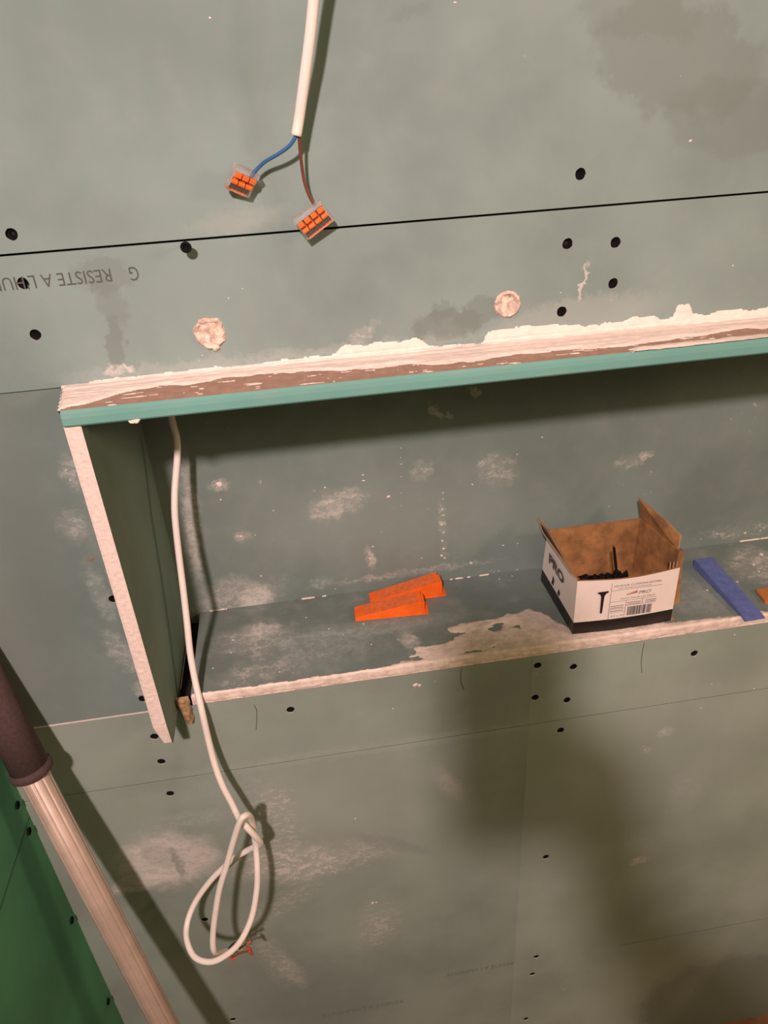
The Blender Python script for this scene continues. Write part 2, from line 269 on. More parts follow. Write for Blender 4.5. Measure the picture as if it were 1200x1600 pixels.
def wall_panel(x0, x1, z0, z1, mat, thick=.0125):
    inside = [s for s in SCREWS if x0+.004 < s[0] < x1-.004 and z0+.004 < s[1] < z1-.004]
    bm = bmesh.new(); ch = .00015; S = 18; HR = .0044
    def loop(vs): return [bm.edges.new((vs[i], vs[(i+1) % len(vs)])) for i in range(len(vs))]
    outer = [bm.verts.new(p) for p in ((x0+ch, 0, z0+ch), (x1-ch, 0, z0+ch), (x1-ch, 0, z1-ch), (x0+ch, 0, z1-ch))]
    edges = loop(outer); holes = []
    for (sx, sz) in inside:
        c = [bm.verts.new((sx+HR*math.cos(2*math.pi*k/S)*random.uniform(.95, 1.06), 0, sz+HR*math.sin(2*math.pi*k/S)*random.uniform(.95, 1.06))) for k in range(S)]
        holes.append(c); edges += loop(c)
    bmesh.ops.triangle_fill(bm, use_beauty=True, use_dissolve=False, edges=edges, normal=(0, -1, 0))
    mid = [bm.verts.new(p) for p in ((x0, ch, z0), (x1, ch, z0), (x1, ch, z1), (x0, ch, z1))]
    bk = [bm.verts.new(p) for p in ((x0, thick, z0), (x1, thick, z0), (x1, thick, z1), (x0, thick, z1))]
    for i in range(4):
        j = (i+1) % 4
        bm.faces.new((outer[i], outer[j], mid[j], mid[i]))
        f = bm.faces.new((mid[i], mid[j], bk[j], bk[i])); f.material_index = 2
    bm.faces.new(bk)
    for c in holes:
        d = [bm.verts.new((v.co.x, .004, v.co.z)) for v in c]; e = [bm.verts.new((v.co.x, .0007, v.co.z)) for v in c]
        for i in range(S):
            f = bm.faces.new((c[i], c[(i+1) % S], e[(i+1) % S], e[i])); f.material_index = 1
            f = bm.faces.new((e[i], e[(i+1) % S], d[(i+1) % S], d[i])); f.material_index = 2
        f = bm.faces.new(d); f.material_index = 2
    bmesh.ops.recalc_face_normals(bm, faces=bm.faces)
    o = obj('plasterboard_panel', bm, [mat, M_gyp, M_dark]); adopt(o, wall)
    for (sx, sz) in inside:
        s = bpy.data.objects.new('screw', HEAD); C.objects.link(s); s.location = (sx, random.uniform(0, .0008), sz)
        s.rotation_euler = (random.uniform(-.05, .05), random.uniform(0, 3), random.uniform(-.05, .05)); s.parent = o
    return o
g = .0008
P_up = wall_panel(XL, XR, ZJ1+g, 1.00, M_up)
P_mid = wall_panel(XL, XR, ZT, ZJ1-g, M_up)
P_left = wall_panel(XL, PX0-.0002, ZL+.0022, ZT-.0006, M_left)
P_right = wall_panel(NR+.0127, XR, ZL+.0018, ZT-.0006, M_left)
P_st = wall_panel(XL, XS, ZJ2+.0003, ZL+.0010, M_low)
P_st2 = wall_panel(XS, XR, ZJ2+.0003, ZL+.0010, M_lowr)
P_lo = wall_panel(XL, XS, ZF, ZJ2-.0003, M_low)
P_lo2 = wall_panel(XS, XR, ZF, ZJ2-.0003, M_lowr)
bm = bmesh.new()                  # studs and rails behind the joints
for z in (ZJ1, ZJ2, ZL-.012): box(bm, (XL, .0127, z-.02), (XR, .03, z+.011))
box(bm, (XL, .0127, ZT-.02), (PX0-.002, .03, ZT+.03)); box(bm, (XS-.02, .0127, ZF), (XS+.02, .03, ZJ2)); box(bm, (PX1+.0002, .0127, ZL-.03), (PX1+.03, NB, ZL-.0005))
adopt(obj('stud', bm, M_dark), wall)
bm = bmesh.new(); box(bm, (XL, -.0002, ZL+.0008), (PX0-.002, .004, ZL+.0026))
adopt(obj('joint_plaster', bm, M_gyp), wall)
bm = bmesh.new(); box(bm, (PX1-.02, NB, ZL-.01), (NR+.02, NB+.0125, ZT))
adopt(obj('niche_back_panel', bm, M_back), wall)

# left side wall, a clean green board with its own screws
bm = bmesh.new(); box(bm, (XL-.0125, -2.2, ZF), (XL, .012, 1.0))
lw = obj('wall_left', bm, M_lwall); lw['kind'] = 'structure'
for (y, z) in [(-0.0134, -0.6552), (-0.0144, -0.698), (-0.0116, -0.873), (-0.0139, -1.0592)]:
    s = bpy.data.objects.new('screw', HEAD); C.objects.link(s); s.location = (XL+.0040, y, z); s.rotation_euler = (0, 0, -math.pi/2); s.rotation_euler = (0, 0, math.pi/2); s.parent = lw
bm = bmesh.new(); LJ = [(-0.0337, -0.6786), (-0.1095, -0.6903)]
dz = (LJ[1][1]-LJ[0][1])/(LJ[1][0]-LJ[0][0])
box(bm, (XL, -.9, LJ[0][1]-.012), (XL+.00025, -.0005, LJ[0][1]-.0112))
obj('board_joint', bm, M_dark, lw)
bm = bmesh.new(); box(bm, (XL-.02, -2.2, ZF-.02), (XR, .0125, ZF))
fl = obj('floor', bm, M_floor); fl['kind'] = 'structure'

# ------------------------------------------------------------------ text
def text_mesh(name, s, cap, M, mat, parent, xs=1.0, shear=0.0, bold=0.0, width=None):
    """M maps (x right, y up, z out) to the world; cap is the letter height; width fits the line"""
    cu = bpy.data.curves.new(name, 'FONT'); cu.body = s; cu.size = cap/.70; cu.shear = shear; cu.offset = bold; cu.resolution_u = 3
    o = bpy.data.objects.new(name, cu); C.objects.link(o); bpy.context.view_layer.update()
    me = bpy.data.meshes.new_from_object(o.evaluated_get(bpy.context.evaluated_depsgraph_get()))
    bpy.data.objects.remove(o, do_unlink=True); bpy.data.curves.remove(cu)
    if width:
        w = max(v.co.x for v in me.vertices) - min(v.co.x for v in me.vertices); xs = width/w
    for v in me.vertices: v.co = M @ Vector((v.co.x*xs, v.co.y, .00012))
    me.materials.clear(); me.materials.append(mat); me.name = name
    return link_mesh(name, me, mat, parent)
def flat(origin, xd, yd):
    x = Vector(xd).normalized(); y = Vector(yd).normalized(); z = x.cross(y)
    return Matrix(((x.x, y.x, z.x, origin[0]), (x.y, y.y, z.y, origin[1]), (x.z, y.z, z.z, origin[2]), (0, 0, 0, 1)))
ink = []
ink.append(text_mesh('printed_lettering', 'G', .0105, flat((-.1085, 0, -.1108), (-1, 0, 0), (0, 0, -1)), M_ink, None, width=.0068))
ink.append(text_mesh('printed_lettering', "RESISTE A L'HUMIDITE", .0097, flat((-.1285, 0, -.1108), (-1, 0, 0), (0, 0, -1)), M_ink, None, width=.118))
for o in ink: o.parent = P_mid; adopt(o, P_mid)
TR = [[0.1191, 0.0, -1.1791], [0.2223, 0.0, -1.1756], [-0.0758, 0.0, -1.2315], [0.049, 0.0, -1.223], [0.4924, 0.0, -1.1829], [0.6401, 0.0, -1.1801], [0.2626, 0.0, -1.1691]]
for a, b, s in ((TR[0], TR[1], "RESISTE A L'HUMIDITE"), (TR[2], TR[3], "RESISTE A L'HUMIDITE")):
    o = text_mesh('faint_lettering', s, .0085, flat((b[0], 0, (a[2]+b[2])/2+.005), (-1, 0, 0), (0, 0, -1)), M_ink2, None, width=b[0]-a[0]); adopt(o, P_lo)
bm = bmesh.new(); box(bm, (TR[4][0]-.10, -.00015, TR[4][2]-.0006), (XR, .001, TR[4][2]+.0006)); adopt(obj('printed_line', bm, M_ink2), P_lo2)

# ------------------------------------------------------------------ plaster marks on the wall
def blob(bm, c, ax, ay, az, r, h, seed):
    """small flat lump of dried plaster"""
    rnd = random.Random(seed); S = 9; rs = [r*rnd.uniform(.55, 1.25) for _ in range(S)]; e = rnd.uniform(.6, 1.0); ph = rnd.uniform(0, 6)
    lo = []; hi = []
    for k in range(S):
        a = 2*math.pi*k/S+ph; d = ax*math.cos(a)*rs[k]+ay*math.sin(a)*rs[k]*e
        lo.append(bm.verts.new(c+d-az*.0003)); hi.append(bm.verts.new(c+d*.6+az*h))
    top = bm.verts.new(c+az*h*1.2)
    for k in range(S):
        j = (k+1) % S; bm.faces.new((lo[k], lo[j], hi[j], hi[k])); bm.faces.new((hi[k], hi[j], top))
X, Y, Z = Vector((1, 0, 0)), Vector((0, 1, 0)), Vector((0, 0, 1))
def flecks(data, plane, parent, mmpp):
    bm = bmesh.new()
    for i, (u, v, s) in enumerate(data):
        if plane == 'wall': c, ax, ay, az = Vector((u, 0, v)), X, Z, -Y
        elif plane == 'back': c, ax, ay, az = Vector((u, NB, v)), X, Z, -Y
        else: c, ax, ay, az = Vector((u, v, ZS)), X, Y, Z
        blob(bm, c, ax, ay, az, s*.5*mmpp, .0004, i)
    o = obj('plaster_fleck', bm, M_fill); o['kind'] = 'stuff'; adopt(o, parent)
flecks([(-0.0277, 0.0431, 4), (0.1393, 0.0442, 5), (0.326, -0.0529, 5), (0.3107, -0.0086, 2), (0.1902, 0.0101, 2), (-0.0449, -0.1407, 2.5), (-0.0329, -0.1343, 2), (-0.0731, -0.1842, 3), (-0.0765, -0.1888, 2), (0.2285, -0.1608, 3), (0.2739, -0.1708, 2), (0.3802, -0.1517, 3), (-0.2046, -0.2729, 3), (-0.2034, -0.2824, 4)], 'wall', P_up, .00058)
flecks([(0.0636, -0.608, 2.5), (0.4421, -0.6828, 3), (0.5073, -0.6636, 2.5), (0.4494, -0.6452, 2.5), (0.3783, -0.743, 3), (0.0177, -0.9629, 6), (0.0229, -0.963, 4), (0.3971, -0.9759, 4), (0.3103, -1.2827, 2), (0.0075, -0.784, 4), (0.229, -0.5874, 2.5), (0.5411, -1.3635, 3), (0.4644, -0.5717, 3), (0.1126, -0.5768, 2), (0.0902, -0.5773, 9), (0.0945, -0.5791, 6)], 'wall', P_lo, .0008)
nbk = [o for o in bpy.data.objects if o.name.startswith('niche_back_panel')][0]
flecks([(0.0625, -0.3853, 4), (0.0628, -0.3928, 6), (0.0904, -0.4175, 7), (0.1906, -0.4146, 5), (0.0182, -0.396, 5), (-0.0987, -0.3765, 11), (-0.0998, -0.396, 4), (-0.0437, -0.418, 4), (-0.0846, -0.4468, 6), (-0.0889, -0.4462, 4), (-0.0684, -0.4474, 3), (-0.0698, -0.5056, 4), (0.0681, -0.4837, 5), (0.0632, -0.4997, 6), (0.1272, -0.5094, 3), (0.1887, -0.5255, 4), (0.2196, -0.544, 3), (0.2254, -0.5439, 3), (0.2498, -0.5457, 4), (0.4955, -0.5352, 3), (0.5566, -0.5352, 6), (0.5778, -0.5343, 4), (0.1551, -0.4211, 4), (0.155, -0.4297, 3), (0.154, -0.4427, 4), (0.1554, -0.4518, 4), (0.1529, -0.4649, 5), (0.1551, -0.4762, 4), (0.1533, -0.4879, 6), (0.1547, -0.4994, 6), (0.1521, -0.5094, 7), (0.1561, -0.5138, 6), (0.1075, -0.357, 2), (0.107, -0.369, 2), (0.1073, -0.3771, 3), (0.1066, -0.3935, 2), (0.1057, -0.4145, 2), (0.1049, -0.4316, 2), (0.0173, -0.5386, 3), (0.2727, -0.3635, 4), (0.2437, -0.382, 3), (0.2491, -0.5058, 3), (0.1903, -0.5267, 6), (0.2302, -0.5058, 5)], 'back', nbk, .00072)
for i, (px, pz, rr) in enumerate(((-.0639, -.1666, .0128), (.1828, -.1662, .0112))):
    def place(u, v, h, px=px, pz=pz): return (px+u, -h, pz+v)
    def hh(u, v, rr=rr, i=i):
        a = math.atan2(v, u); r = math.hypot(u, v)*(1+(.16, .08)[i]*fbm(math.cos(a)*2.2+i*5, math.sin(a)*2.2, 3))
        if i == 0 and v < -.006 and 0 < u < .006: r *= .80
        e = (rr-r)/rr
        if e < 0: return -.0005
        return min(e*.012, .0016) + .0016*fbm(u*190, v*190, i*7) + (.0012 if .05 < e < .24 else 0) - (.0006 if e > .35 and i == 1 else 0)
    o = heightfield('plaster_plug', -.017, .017, -.017, .017, .0006, place, hh, M_plug, None); adopt(o, P_mid)
    o['label'] = ('rough round pink plaster plug with a ragged lower edge', 'round pink plaster plug with a smooth sunken middle')[i]
for pts in [[[0.1431, -0.0002, -0.5626], [0.1416, -0.0002, -0.5717], [0.1423, -0.0002, -0.5833], [0.1452, -0.0002, -0.5954]], [[0.3542, -0.0002, -0.5635], [0.3536, -0.0002, -0.5766], [0.3542, -0.0002, -0.593], [0.357, -0.0002, -0.6093]], [[-0.0868, -0.0002, -0.5729], [-0.0851, -0.0002, -0.5809], [-0.0871, -0.0002, -0.595], [-0.0898, -0.0002, -0.6092]]]:
    bm = bmesh.new(); sweep(bm, catmull(pts, 5), .00035, 5); adopt(obj('pencil_mark', bm, M_ink), P_st)

# the screw standing proud of the wall
t = empty('protruding_screw', (-.0688, 0, -.0978), 'black drywall screw standing proud at the long dark joint, left of the connectors', 'screw')
bm = bmesh.new(); sweep(bm, [Vector((0, .008, 0)), Vector((0, -.0100, 0))], .0016, 10); obj('shank', bm, M_screw, t, True)
bm = bmesh.new(); S = 20
prof = ((.0016, -.0085), (.0040, -.0128), (.0042, -.0135), (.0038, -.0140), (.0022, -.0138), (.001, -.0122))
rings = [[bm.verts.new((r*math.cos(2*math.pi*k/S), y, r*math.sin(2*math.pi*k/S))) for k in range(S)] for r, y in prof]
for a, b in zip(rings, rings[1:]):
    for k in range(S): bm.faces.new((a[k], a[(k+1) % S], b[(k+1) % S], b[k]))
bm.faces.new(rings[-1]); bmesh.ops.recalc_face_normals(bm, faces=bm.faces); obj('screw_head', bm, M_screw, t)

# ------------------------------------------------------------------ niche boards
# lintel: green-paper edge in front, brown paper on top
t = empty('lintel_board', (.4, 0, ZT-.0128), 'plasterboard ledge with teal front edge jutting out above the niche', 'plasterboard')
bm = bmesh.new(); zt, zb = ZT, ZT-.0128
XE = NR+.0125
prof = [(-PRO+.0030, zt), (-PRO+.0006, zt-.0022), (-PRO, zt-.0055), (-PRO, zb+.0015), (-PRO+.0012, zb)]
def lint(x, yy, k): return x
n = len(prof)
a = [bm.verts.new((PX0+.0010, y, z)) for y, z in prof] + [bm.verts.new((PX0-.0030, -.0002, zb)), bm.verts.new((PX0-.010, -.0002, zt))]
b = [bm.verts.new((XE, y, z)) for y, z in prof] + [bm.verts.new((XE, -.0002, zb)), bm.verts.new((XE, -.0002, zt))]
for i in range(len(a)):
    j = (i+1) % len(a); f = bm.faces.new((a[i], a[j], b[j], b[i]))
    f.material_index = 1 if i == len(a)-1 else 0
f = bm.faces.new(a[::-1]); f.material_index = 0
bm.faces.new(b)
bmesh.ops.recalc_face_normals(bm, faces=bm.faces)
bd = obj('board', bm, [M_teal, M_brown, M_gyp]); adopt(bd, t)
bm = bmesh.new(); box(bm, (PX1-.015, .0, zb), (XE, NB, zb+.0125)); adopt(obj('niche_ceiling', bm, M_side), t)
def lplace(x, s, h):
    if s >= .004: return (x, -s, ZT+h)
    if s <= -.004: return (x, -h, ZT-s)
    k = (s+.004)/.008*math.pi/2          # rounded inside corner
    cx = (-.004*(math.sin(k)) , .004*(1-math.sin(k)))
    r = .004; c = (-r, ZT+r)
    y = c[0]+r*math.cos(k); z = c[1]-r*math.sin(k)
    return (x, y - h*math.cos(k), z + h*math.sin(k))
def X_of(px): return -.177+(px-120)*.000517
TOP = [(X_of(a), b) for a, b in ((115, .001), (150, .003), (300, .004), (420, .004), (520, .005), (545, .010), (600, .012), (660, .012), (690, .004), (700, .002), (775, .002), (785, .012), (860, .012), (930, .010), (1000, .008), (1040, .011), (1105, .009), (1112, .017), (1132, .018), (1140, .009), (1200, .008), (1500, .010))]
FRO = [(X_of(a), b) for a, b in ((112, .052), (150, .046), (190, .030), (300, .018), (420, .020), (480, .026), (560, .030), (640, .034), (720, .037), (860, .036), (1000, .037), (1100, .034), (1200, .032), (1500, .034))]
FR2 = [(X_of(a), b) for a, b in ((985, 0), (1000, .012), (1100, .012), (1200, .010), (1500, .010))]
def lheight(x, s):
    rag = fbm(x*60, s*90, 1.3, 5); rag2 = fbm(x*25, 4.2, s*20, 4)
    top = lerp_tab(TOP, x)*(1+.12*rag) + .0018*rag; fr = lerp_tab(FRO, x) + .007*rag2 + .002*rag
    e = min(top + s, fr - s)
    if x < PX0+.012: e = min(e, (x-(PX0-.009+max(s, 0)*.16))*1.2)
    if s > fr and x > X_of(985):
        w = lerp_tab(FR2, x); e = max(e, min(.0595-s, s-(.0575-w*1.2+.003*rag2)) if w else -1)
        if e < 0 and s > .056: e = -.001
    if e < 0: return -.0006
    ridge = -.0009*math.exp(-((s+.0035+.0012*fbm(x*6, 1, 1))/.0008)**2) - .0010*math.exp(-((s-.012-.003*fbm(x*5, 2, 1))/.0010)**2) + .0007*fbm(x*9, s*300, 2.0, 3) + .0005*fbm(x*90, s*160, 5, 4)
    return max(.00015, min(e*.35, .0016) + ridge)
o = heightfield('filler', PX0-.010, .62, -.030, PRO-.0005, .0013, lplace, lheight, M_fill, None, True); adopt(o, t)
o = heightfield('filler_streak', PX0, .40, .014, PRO-.003, .0010, lplace,
    lambda x, s: -.0006 if (fbm(x*45, s*260, 9, 4) < .52) else .0003+.0004*abs(fbm(x*90, s*200, 1)), M_fill, None, True); adopt(o, t)
bm = bmesh.new()
for k, (x, dx) in enumerate(((-.127, 0), (-.1235, .002))): blob(bm, Vector((x, -PRO+.001, zb-.0008)), X, Z, -Y, .0028, .0020, 40+k)
o = obj('plaster_drip', bm, M_fill); adopt(o, t)

# left cheek
t = empty('cheek_board', ((PX0+PX1)/2, 0, ZL), 'upright plasterboard cheek with bare pink front edge at the left end of the niche', 'plasterboard')
bm = bmesh.new(); zt2, zb2 = ZT-.0128, ZL-.0005
vs_ = []
for x in (PX0, PX1):
    # side outline: front edge, rounded off at the foot
    vs_.append([bm.verts.new((x+(.0055 if x == PX0 and z < zb2+.01 and y < 0 else 0), y, z)) for y, z in ((-PRO+.003, zt2), (-PRO+.003, zb2+.030), (-PRO+.005, zb2+.006), (-PRO+.009, zb2), (NB, zb2), (NB, zt2))])
A, B = vs_
bm.faces.new(A); bm.faces.new(B[::-1])
for i in range(6):
    j = (i+1) % 6; f = bm.faces.new((A[i], B[i], B[j], A[j])); f.material_index = 1 if i < 4 else 0
bmesh.ops.recalc_face_normals(bm, faces=bm.faces)
adopt(obj('board', bm, [M_side, M_gyp]), t)
# rough cut face of the bare edge
o = heightfield('cut_edge', PX0+.0003, PX1-.0003, zb2+.030, zt2-.0005, .0011, lambda u, v, h: (u, -PRO+.003-h, v),
    lambda u, v: .0003+.0007*abs(fbm(u*230, v*160, 2, 4)) if min(u-PX0, PX1-u) > .0008 else -.0002, M_gyp, None); adopt(o, t)
# right cheek, outside the photograph
t = empty('cheek_board', (NR, 0, ZL), 'upright plasterboard cheek closing the far right end of the niche', 'plasterboard')
bm = bmesh.new(); box(bm, (NR, -PRO+.003, zb2), (NR+.0125, NB, zt2)); adopt(obj('board', bm, M_side), t)

# shelf
t = empty('shelf_board', (.4, .07, ZL), 'plasterboard shelf with rough pink plastered front edge forming the niche floor', 'plasterboard')
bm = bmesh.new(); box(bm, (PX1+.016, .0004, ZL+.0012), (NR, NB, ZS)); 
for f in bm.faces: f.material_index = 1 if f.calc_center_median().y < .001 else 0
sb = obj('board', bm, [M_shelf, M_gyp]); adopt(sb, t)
flecks([(-0.1284, 0.0394, 3), (-0.1081, 0.0835, 5), (-0.1095, 0.0613, 3), (-0.0555, 0.0181, 4), (0.0033, 0.0796, 4), (-0.0222, 0.107, 3), (0.0185, 0.0658, 2), (0.0441, 0.0804, 4), (0.0483, 0.0423, 3), (0.5006, 0.0641, 4), (0.4577, 0.0564, 5), (0.5617, 0.1117, 8), (0.5398, 0.0931, 6), (0.5373, 0.0779, 5), (0.1601, 0.1464, 3), (0.2227, 0.1322, 3), (0.2402, 0.1354, 3)], 'shelf', sb, .0008)
def splace(x, v, h):
    # v: arc length, negative = down the front face, positive = back over the shelf
    if v >= .001: return (x, v, ZS+h)
    if v <= -.001: return (x, .0004-h, ZS+v)
    k = (v+.001)/.002*math.pi/2
    return (x, .0004-h*math.cos(k)+.0006*math.sin(k), ZS-.0004*math.cos(k)+h*math.sin(k))
BACKLIM = [(-.15, .002), (.05, .0025), (.075, .006), (.09, .030), (.11, .048), (.14, .054), (.18, .056), (.22, .064), (.24, .068), (.252, .058), (.265, .036), (.28, .018), (.33, .012), (.36, .011), (.40, .008), (.46, .006), (1, .006)]
def sheight(x, v):
    rag = fbm(x*55, v*70, 3.3, 5); rag2 = fbm(x*22, v*60, 8.1, 4)
    lim = lerp_tab(BACKLIM, x) + .003*rag
    if .09 < x < .27: lim += .006*rag2
    e = lim-v
    if x < .22 and v > .005: e = min(e, .012*(fbm(x*24+1.7, v*62, 4.4, 4)+.02+(x-.125)*6.5))
    low = -(.0128 + .0006*rag + (.0022*max(0, rag) if .2 < x < .36 else 0))
    e = min(e, v-low)
    if e < 0: return -.0006
    return max(.00012, min(e*.3, .0012) + .0007*fbm(x*60, v*140, 2.2, 4) + .0003*fbm(x*300, v*300, 1, 3))
o = heightfield('filler', PX1+.017, .62, -.0155, .070, .0013, splace, sheight, M_fill2, None, True); adopt(o, t)
o = heightfield('edge_filler', PX1+.017, .62, -.0150, .004, .0012, lambda x, v, h: splace(x, v, h+.0004 if h > 0 else h),
    lambda x, v: -.0006 if v > .002+.004*fbm(x*40, 1, 1) or v < -.0126+.0007*fbm(x*80, 2, 2) else .0002+.0006*abs(fbm(x*70, v*120, 6)), M_fill, None, True); adopt(o, t)
o = heightfield('corner_filler', PX1+.02, .80, -.008, .008, .0012, lambda x, v, h: (x, NB-max(h, -.0003)-(max(-v, 0)), ZS+max(h, -.0003)+max(v, 0)),
    lambda x, v: (.0004+.0006*fbm(x*90, v*80, 1) if abs(v) < .0006+.0022*max(0, fbm(x*30, 7, 2)) + (.0016*abs(fbm(x*50, 2, 9)) if x > .44 else 0) and fbm(x*9, 3, 3) > (-.05 if x < .05 or x > .4 else .12) else -.0006), M_fill2, None, True); adopt(o, t)

# drip of glue in the gap between cheek and shelf
o = heightfield('glue_drip', -.012, .012, -.022, .022, .0011, lambda u, v, h: (-.1575+u-.10*v, -.002-h, -.563+v),
    lambda u, v: (.006*math.sqrt(max(0, 1-(u/(.0055+.10*v))**2)) + .0018*fbm(u*300, v*160, 5)) if abs(v) < .017 and abs(u) < .0055+.10*v else -.0006, M_glue, None)
tag(o, 'lumpy tan glue drip hanging in the gap beside the left end of the shelf', 'glue drip')

# ------------------------------------------------------------------ cables
def cable(name, pts, r, label, sub=8):
    P = catmull(pts, sub); t = empty(name, P[0], label, 'cable')
    bm = bmesh.new(); sweep(bm, P, r, 14); adopt(obj('sheath', bm, M_sheath, None, True), t)
    return t
def wire(pts, r, mat, parent, name='wire'):
    bm = bmesh.new(); sweep(bm, catmull(pts, 6), r, 10); o = obj(name, bm, mat, None, True); adopt(o, parent); return o
CT = [[0.0401, -0.032, 0.0472], [0.0356, -0.029, 0.027], [0.0302, -0.025, 0.0058], [0.0244, -0.021, -0.0167], [0.0207, -0.021, -0.0291]]
top0 = Vector(CT[0]); dirv = (Vector(CT[0])-Vector(CT[1])).normalized()
CT = [tuple(top0+dirv*.5+Vector((-.03, 0, 0))), tuple(top0+dirv*.25+Vector((-.006, 0, 0))), tuple(top0+dirv*.09)] + CT
t = cable('electrical_cable', CT, .0037, 'white cable hanging from above, its blue and brown wires in lever connectors')
wire([[0.0219, -0.021, -0.0264], [0.0192, -0.021, -0.031], [0.0146, -0.02, -0.0356], [0.0065, -0.018, -0.0401], [-0.0026, -0.015, -0.0442], [-0.0082, -0.013, -0.0481], [-0.0129, -0.0125, -0.052], [-0.0155, -0.0125, -0.0544]], .0013, M_blue, t, 'blue_wire')
wire([[0.0219, -0.021, -0.0264], [0.0225, -0.021, -0.0296], [0.0225, -0.018, -0.0387], [0.0227, -0.015, -0.0501], [0.0235, -0.014, -0.06], [0.0255, -0.0135, -0.0679], [0.0274, -0.013, -0.0725], [0.029, -0.013, -0.0757]], .0012, M_brownw, t, 'brown_wire')
CL = [[-0.1267, 0.104, -0.2674], [-0.126, 0.101, -0.2813], [-0.125, 0.099, -0.2965], [-0.1273, 0.095, -0.3136], [-0.1313, 0.089, -0.3304], [-0.1352, 0.081, -0.3478], [-0.1379, 0.074, -0.3652], [-0.1394, 0.069, -0.3819], [-0.141, 0.06, -0.4112], [-0.1418, 0.048, -0.4417], [-0.1429, 0.034, -0.4752], [-0.144, 0.02, -0.505], [-0.1425, 0.005, -0.5319], [-0.1392, -0.012, -0.561], [-0.138, -0.02, -0.5995], [-0.1356, -0.028, -0.6277], [-0.1312, -0.036, -0.6488], [-0.1254, -0.041, -0.67], [-0.1193, -0.048, -0.6903], [-0.1108, -0.053, -0.7043], [-0.1048, -0.052, -0.7216], [-0.103, -0.046, -0.7394], [-0.1083, -0.037, -0.7563], [-0.1145, -0.033, -0.7627], [-0.1231, -0.03, -0.7706], [-0.139, -0.029, -0.7811], [-0.1541, -0.029, -0.7953], [-0.1729, -0.031, -0.8134], [-0.1948, -0.036, -0.8403], [-0.2068, -0.049, -0.8575], [-0.2077, -0.066, -0.8655], [-0.1982, -0.085, -0.8709], [-0.1788, -0.095, -0.8696], [-0.1582, -0.095, -0.8603], [-0.1408, -0.09, -0.847], [-0.1254, -0.078, -0.8258], [-0.1153, -0.065, -0.796], [-0.1112, -0.056, -0.772], [-0.1097, -0.045, -0.7506], [-0.1084, -0.042, -0.7264], [-0.107, -0.046, -0.7014], [-0.1069, -0.056, -0.6776], [-0.1104, -0.062, -0.67], [-0.1158, -0.064, -0.6745], [-0.1273, -0.064, -0.7039], [-0.1396, -0.066, -0.7381], [-0.1526, -0.07, -0.7706], [-0.1617, -0.074, -0.8005], [-0.1709, -0.08, -0.8356], [-0.1749, -0.084, -0.8601], [-0.1746, -0.08, -0.8794], [-0.1715, -0.072, -0.8947], [-0.1669, -0.066, -0.9028]]
t = cable('electrical_cable', CL, .0035, 'white cable hanging out of the niche top and knotted into a loop', 7)
for pts, m in zip([[[-0.1695, -0.068, -0.8998], [-0.1654, -0.065, -0.9023], [-0.16, -0.06, -0.9018], [-0.1548, -0.057, -0.9031]], [[-0.168, -0.068, -0.9003], [-0.1583, -0.064, -0.9063], [-0.151, -0.06, -0.9144], [-0.1459, -0.058, -0.9013], [-0.1435, -0.057, -0.8955]], [[-0.1683, -0.067, -0.902], [-0.1594, -0.063, -0.9134], [-0.1477, -0.06, -0.9084], [-0.1413, -0.058, -0.9069]], [[-0.1683, -0.067, -0.902], [-0.1627, -0.066, -0.9153], [-0.1524, -0.062, -0.9188], [-0.1433, -0.06, -0.921]], [[-0.168, -0.068, -0.9003], [-0.1628, -0.068, -0.9159], [-0.1576, -0.068, -0.9176]]], (M_black, M_yel, M_black, M_brownw, M_red)): wire(pts, .0012, m, t)
for pts in [[[-0.1439, -0.059, -0.9086], [-0.138, -0.057, -0.9056]], [[-0.1433, -0.06, -0.921], [-0.1398, -0.059, -0.9296]], [[-0.1641, -0.068, -0.9197], [-0.1603, -0.067, -0.9199]], [[-0.1441, -0.059, -0.9155], [-0.1404, -0.058, -0.9227]]]: wire(pts, .0019, M_red, t, 'wire_tip')

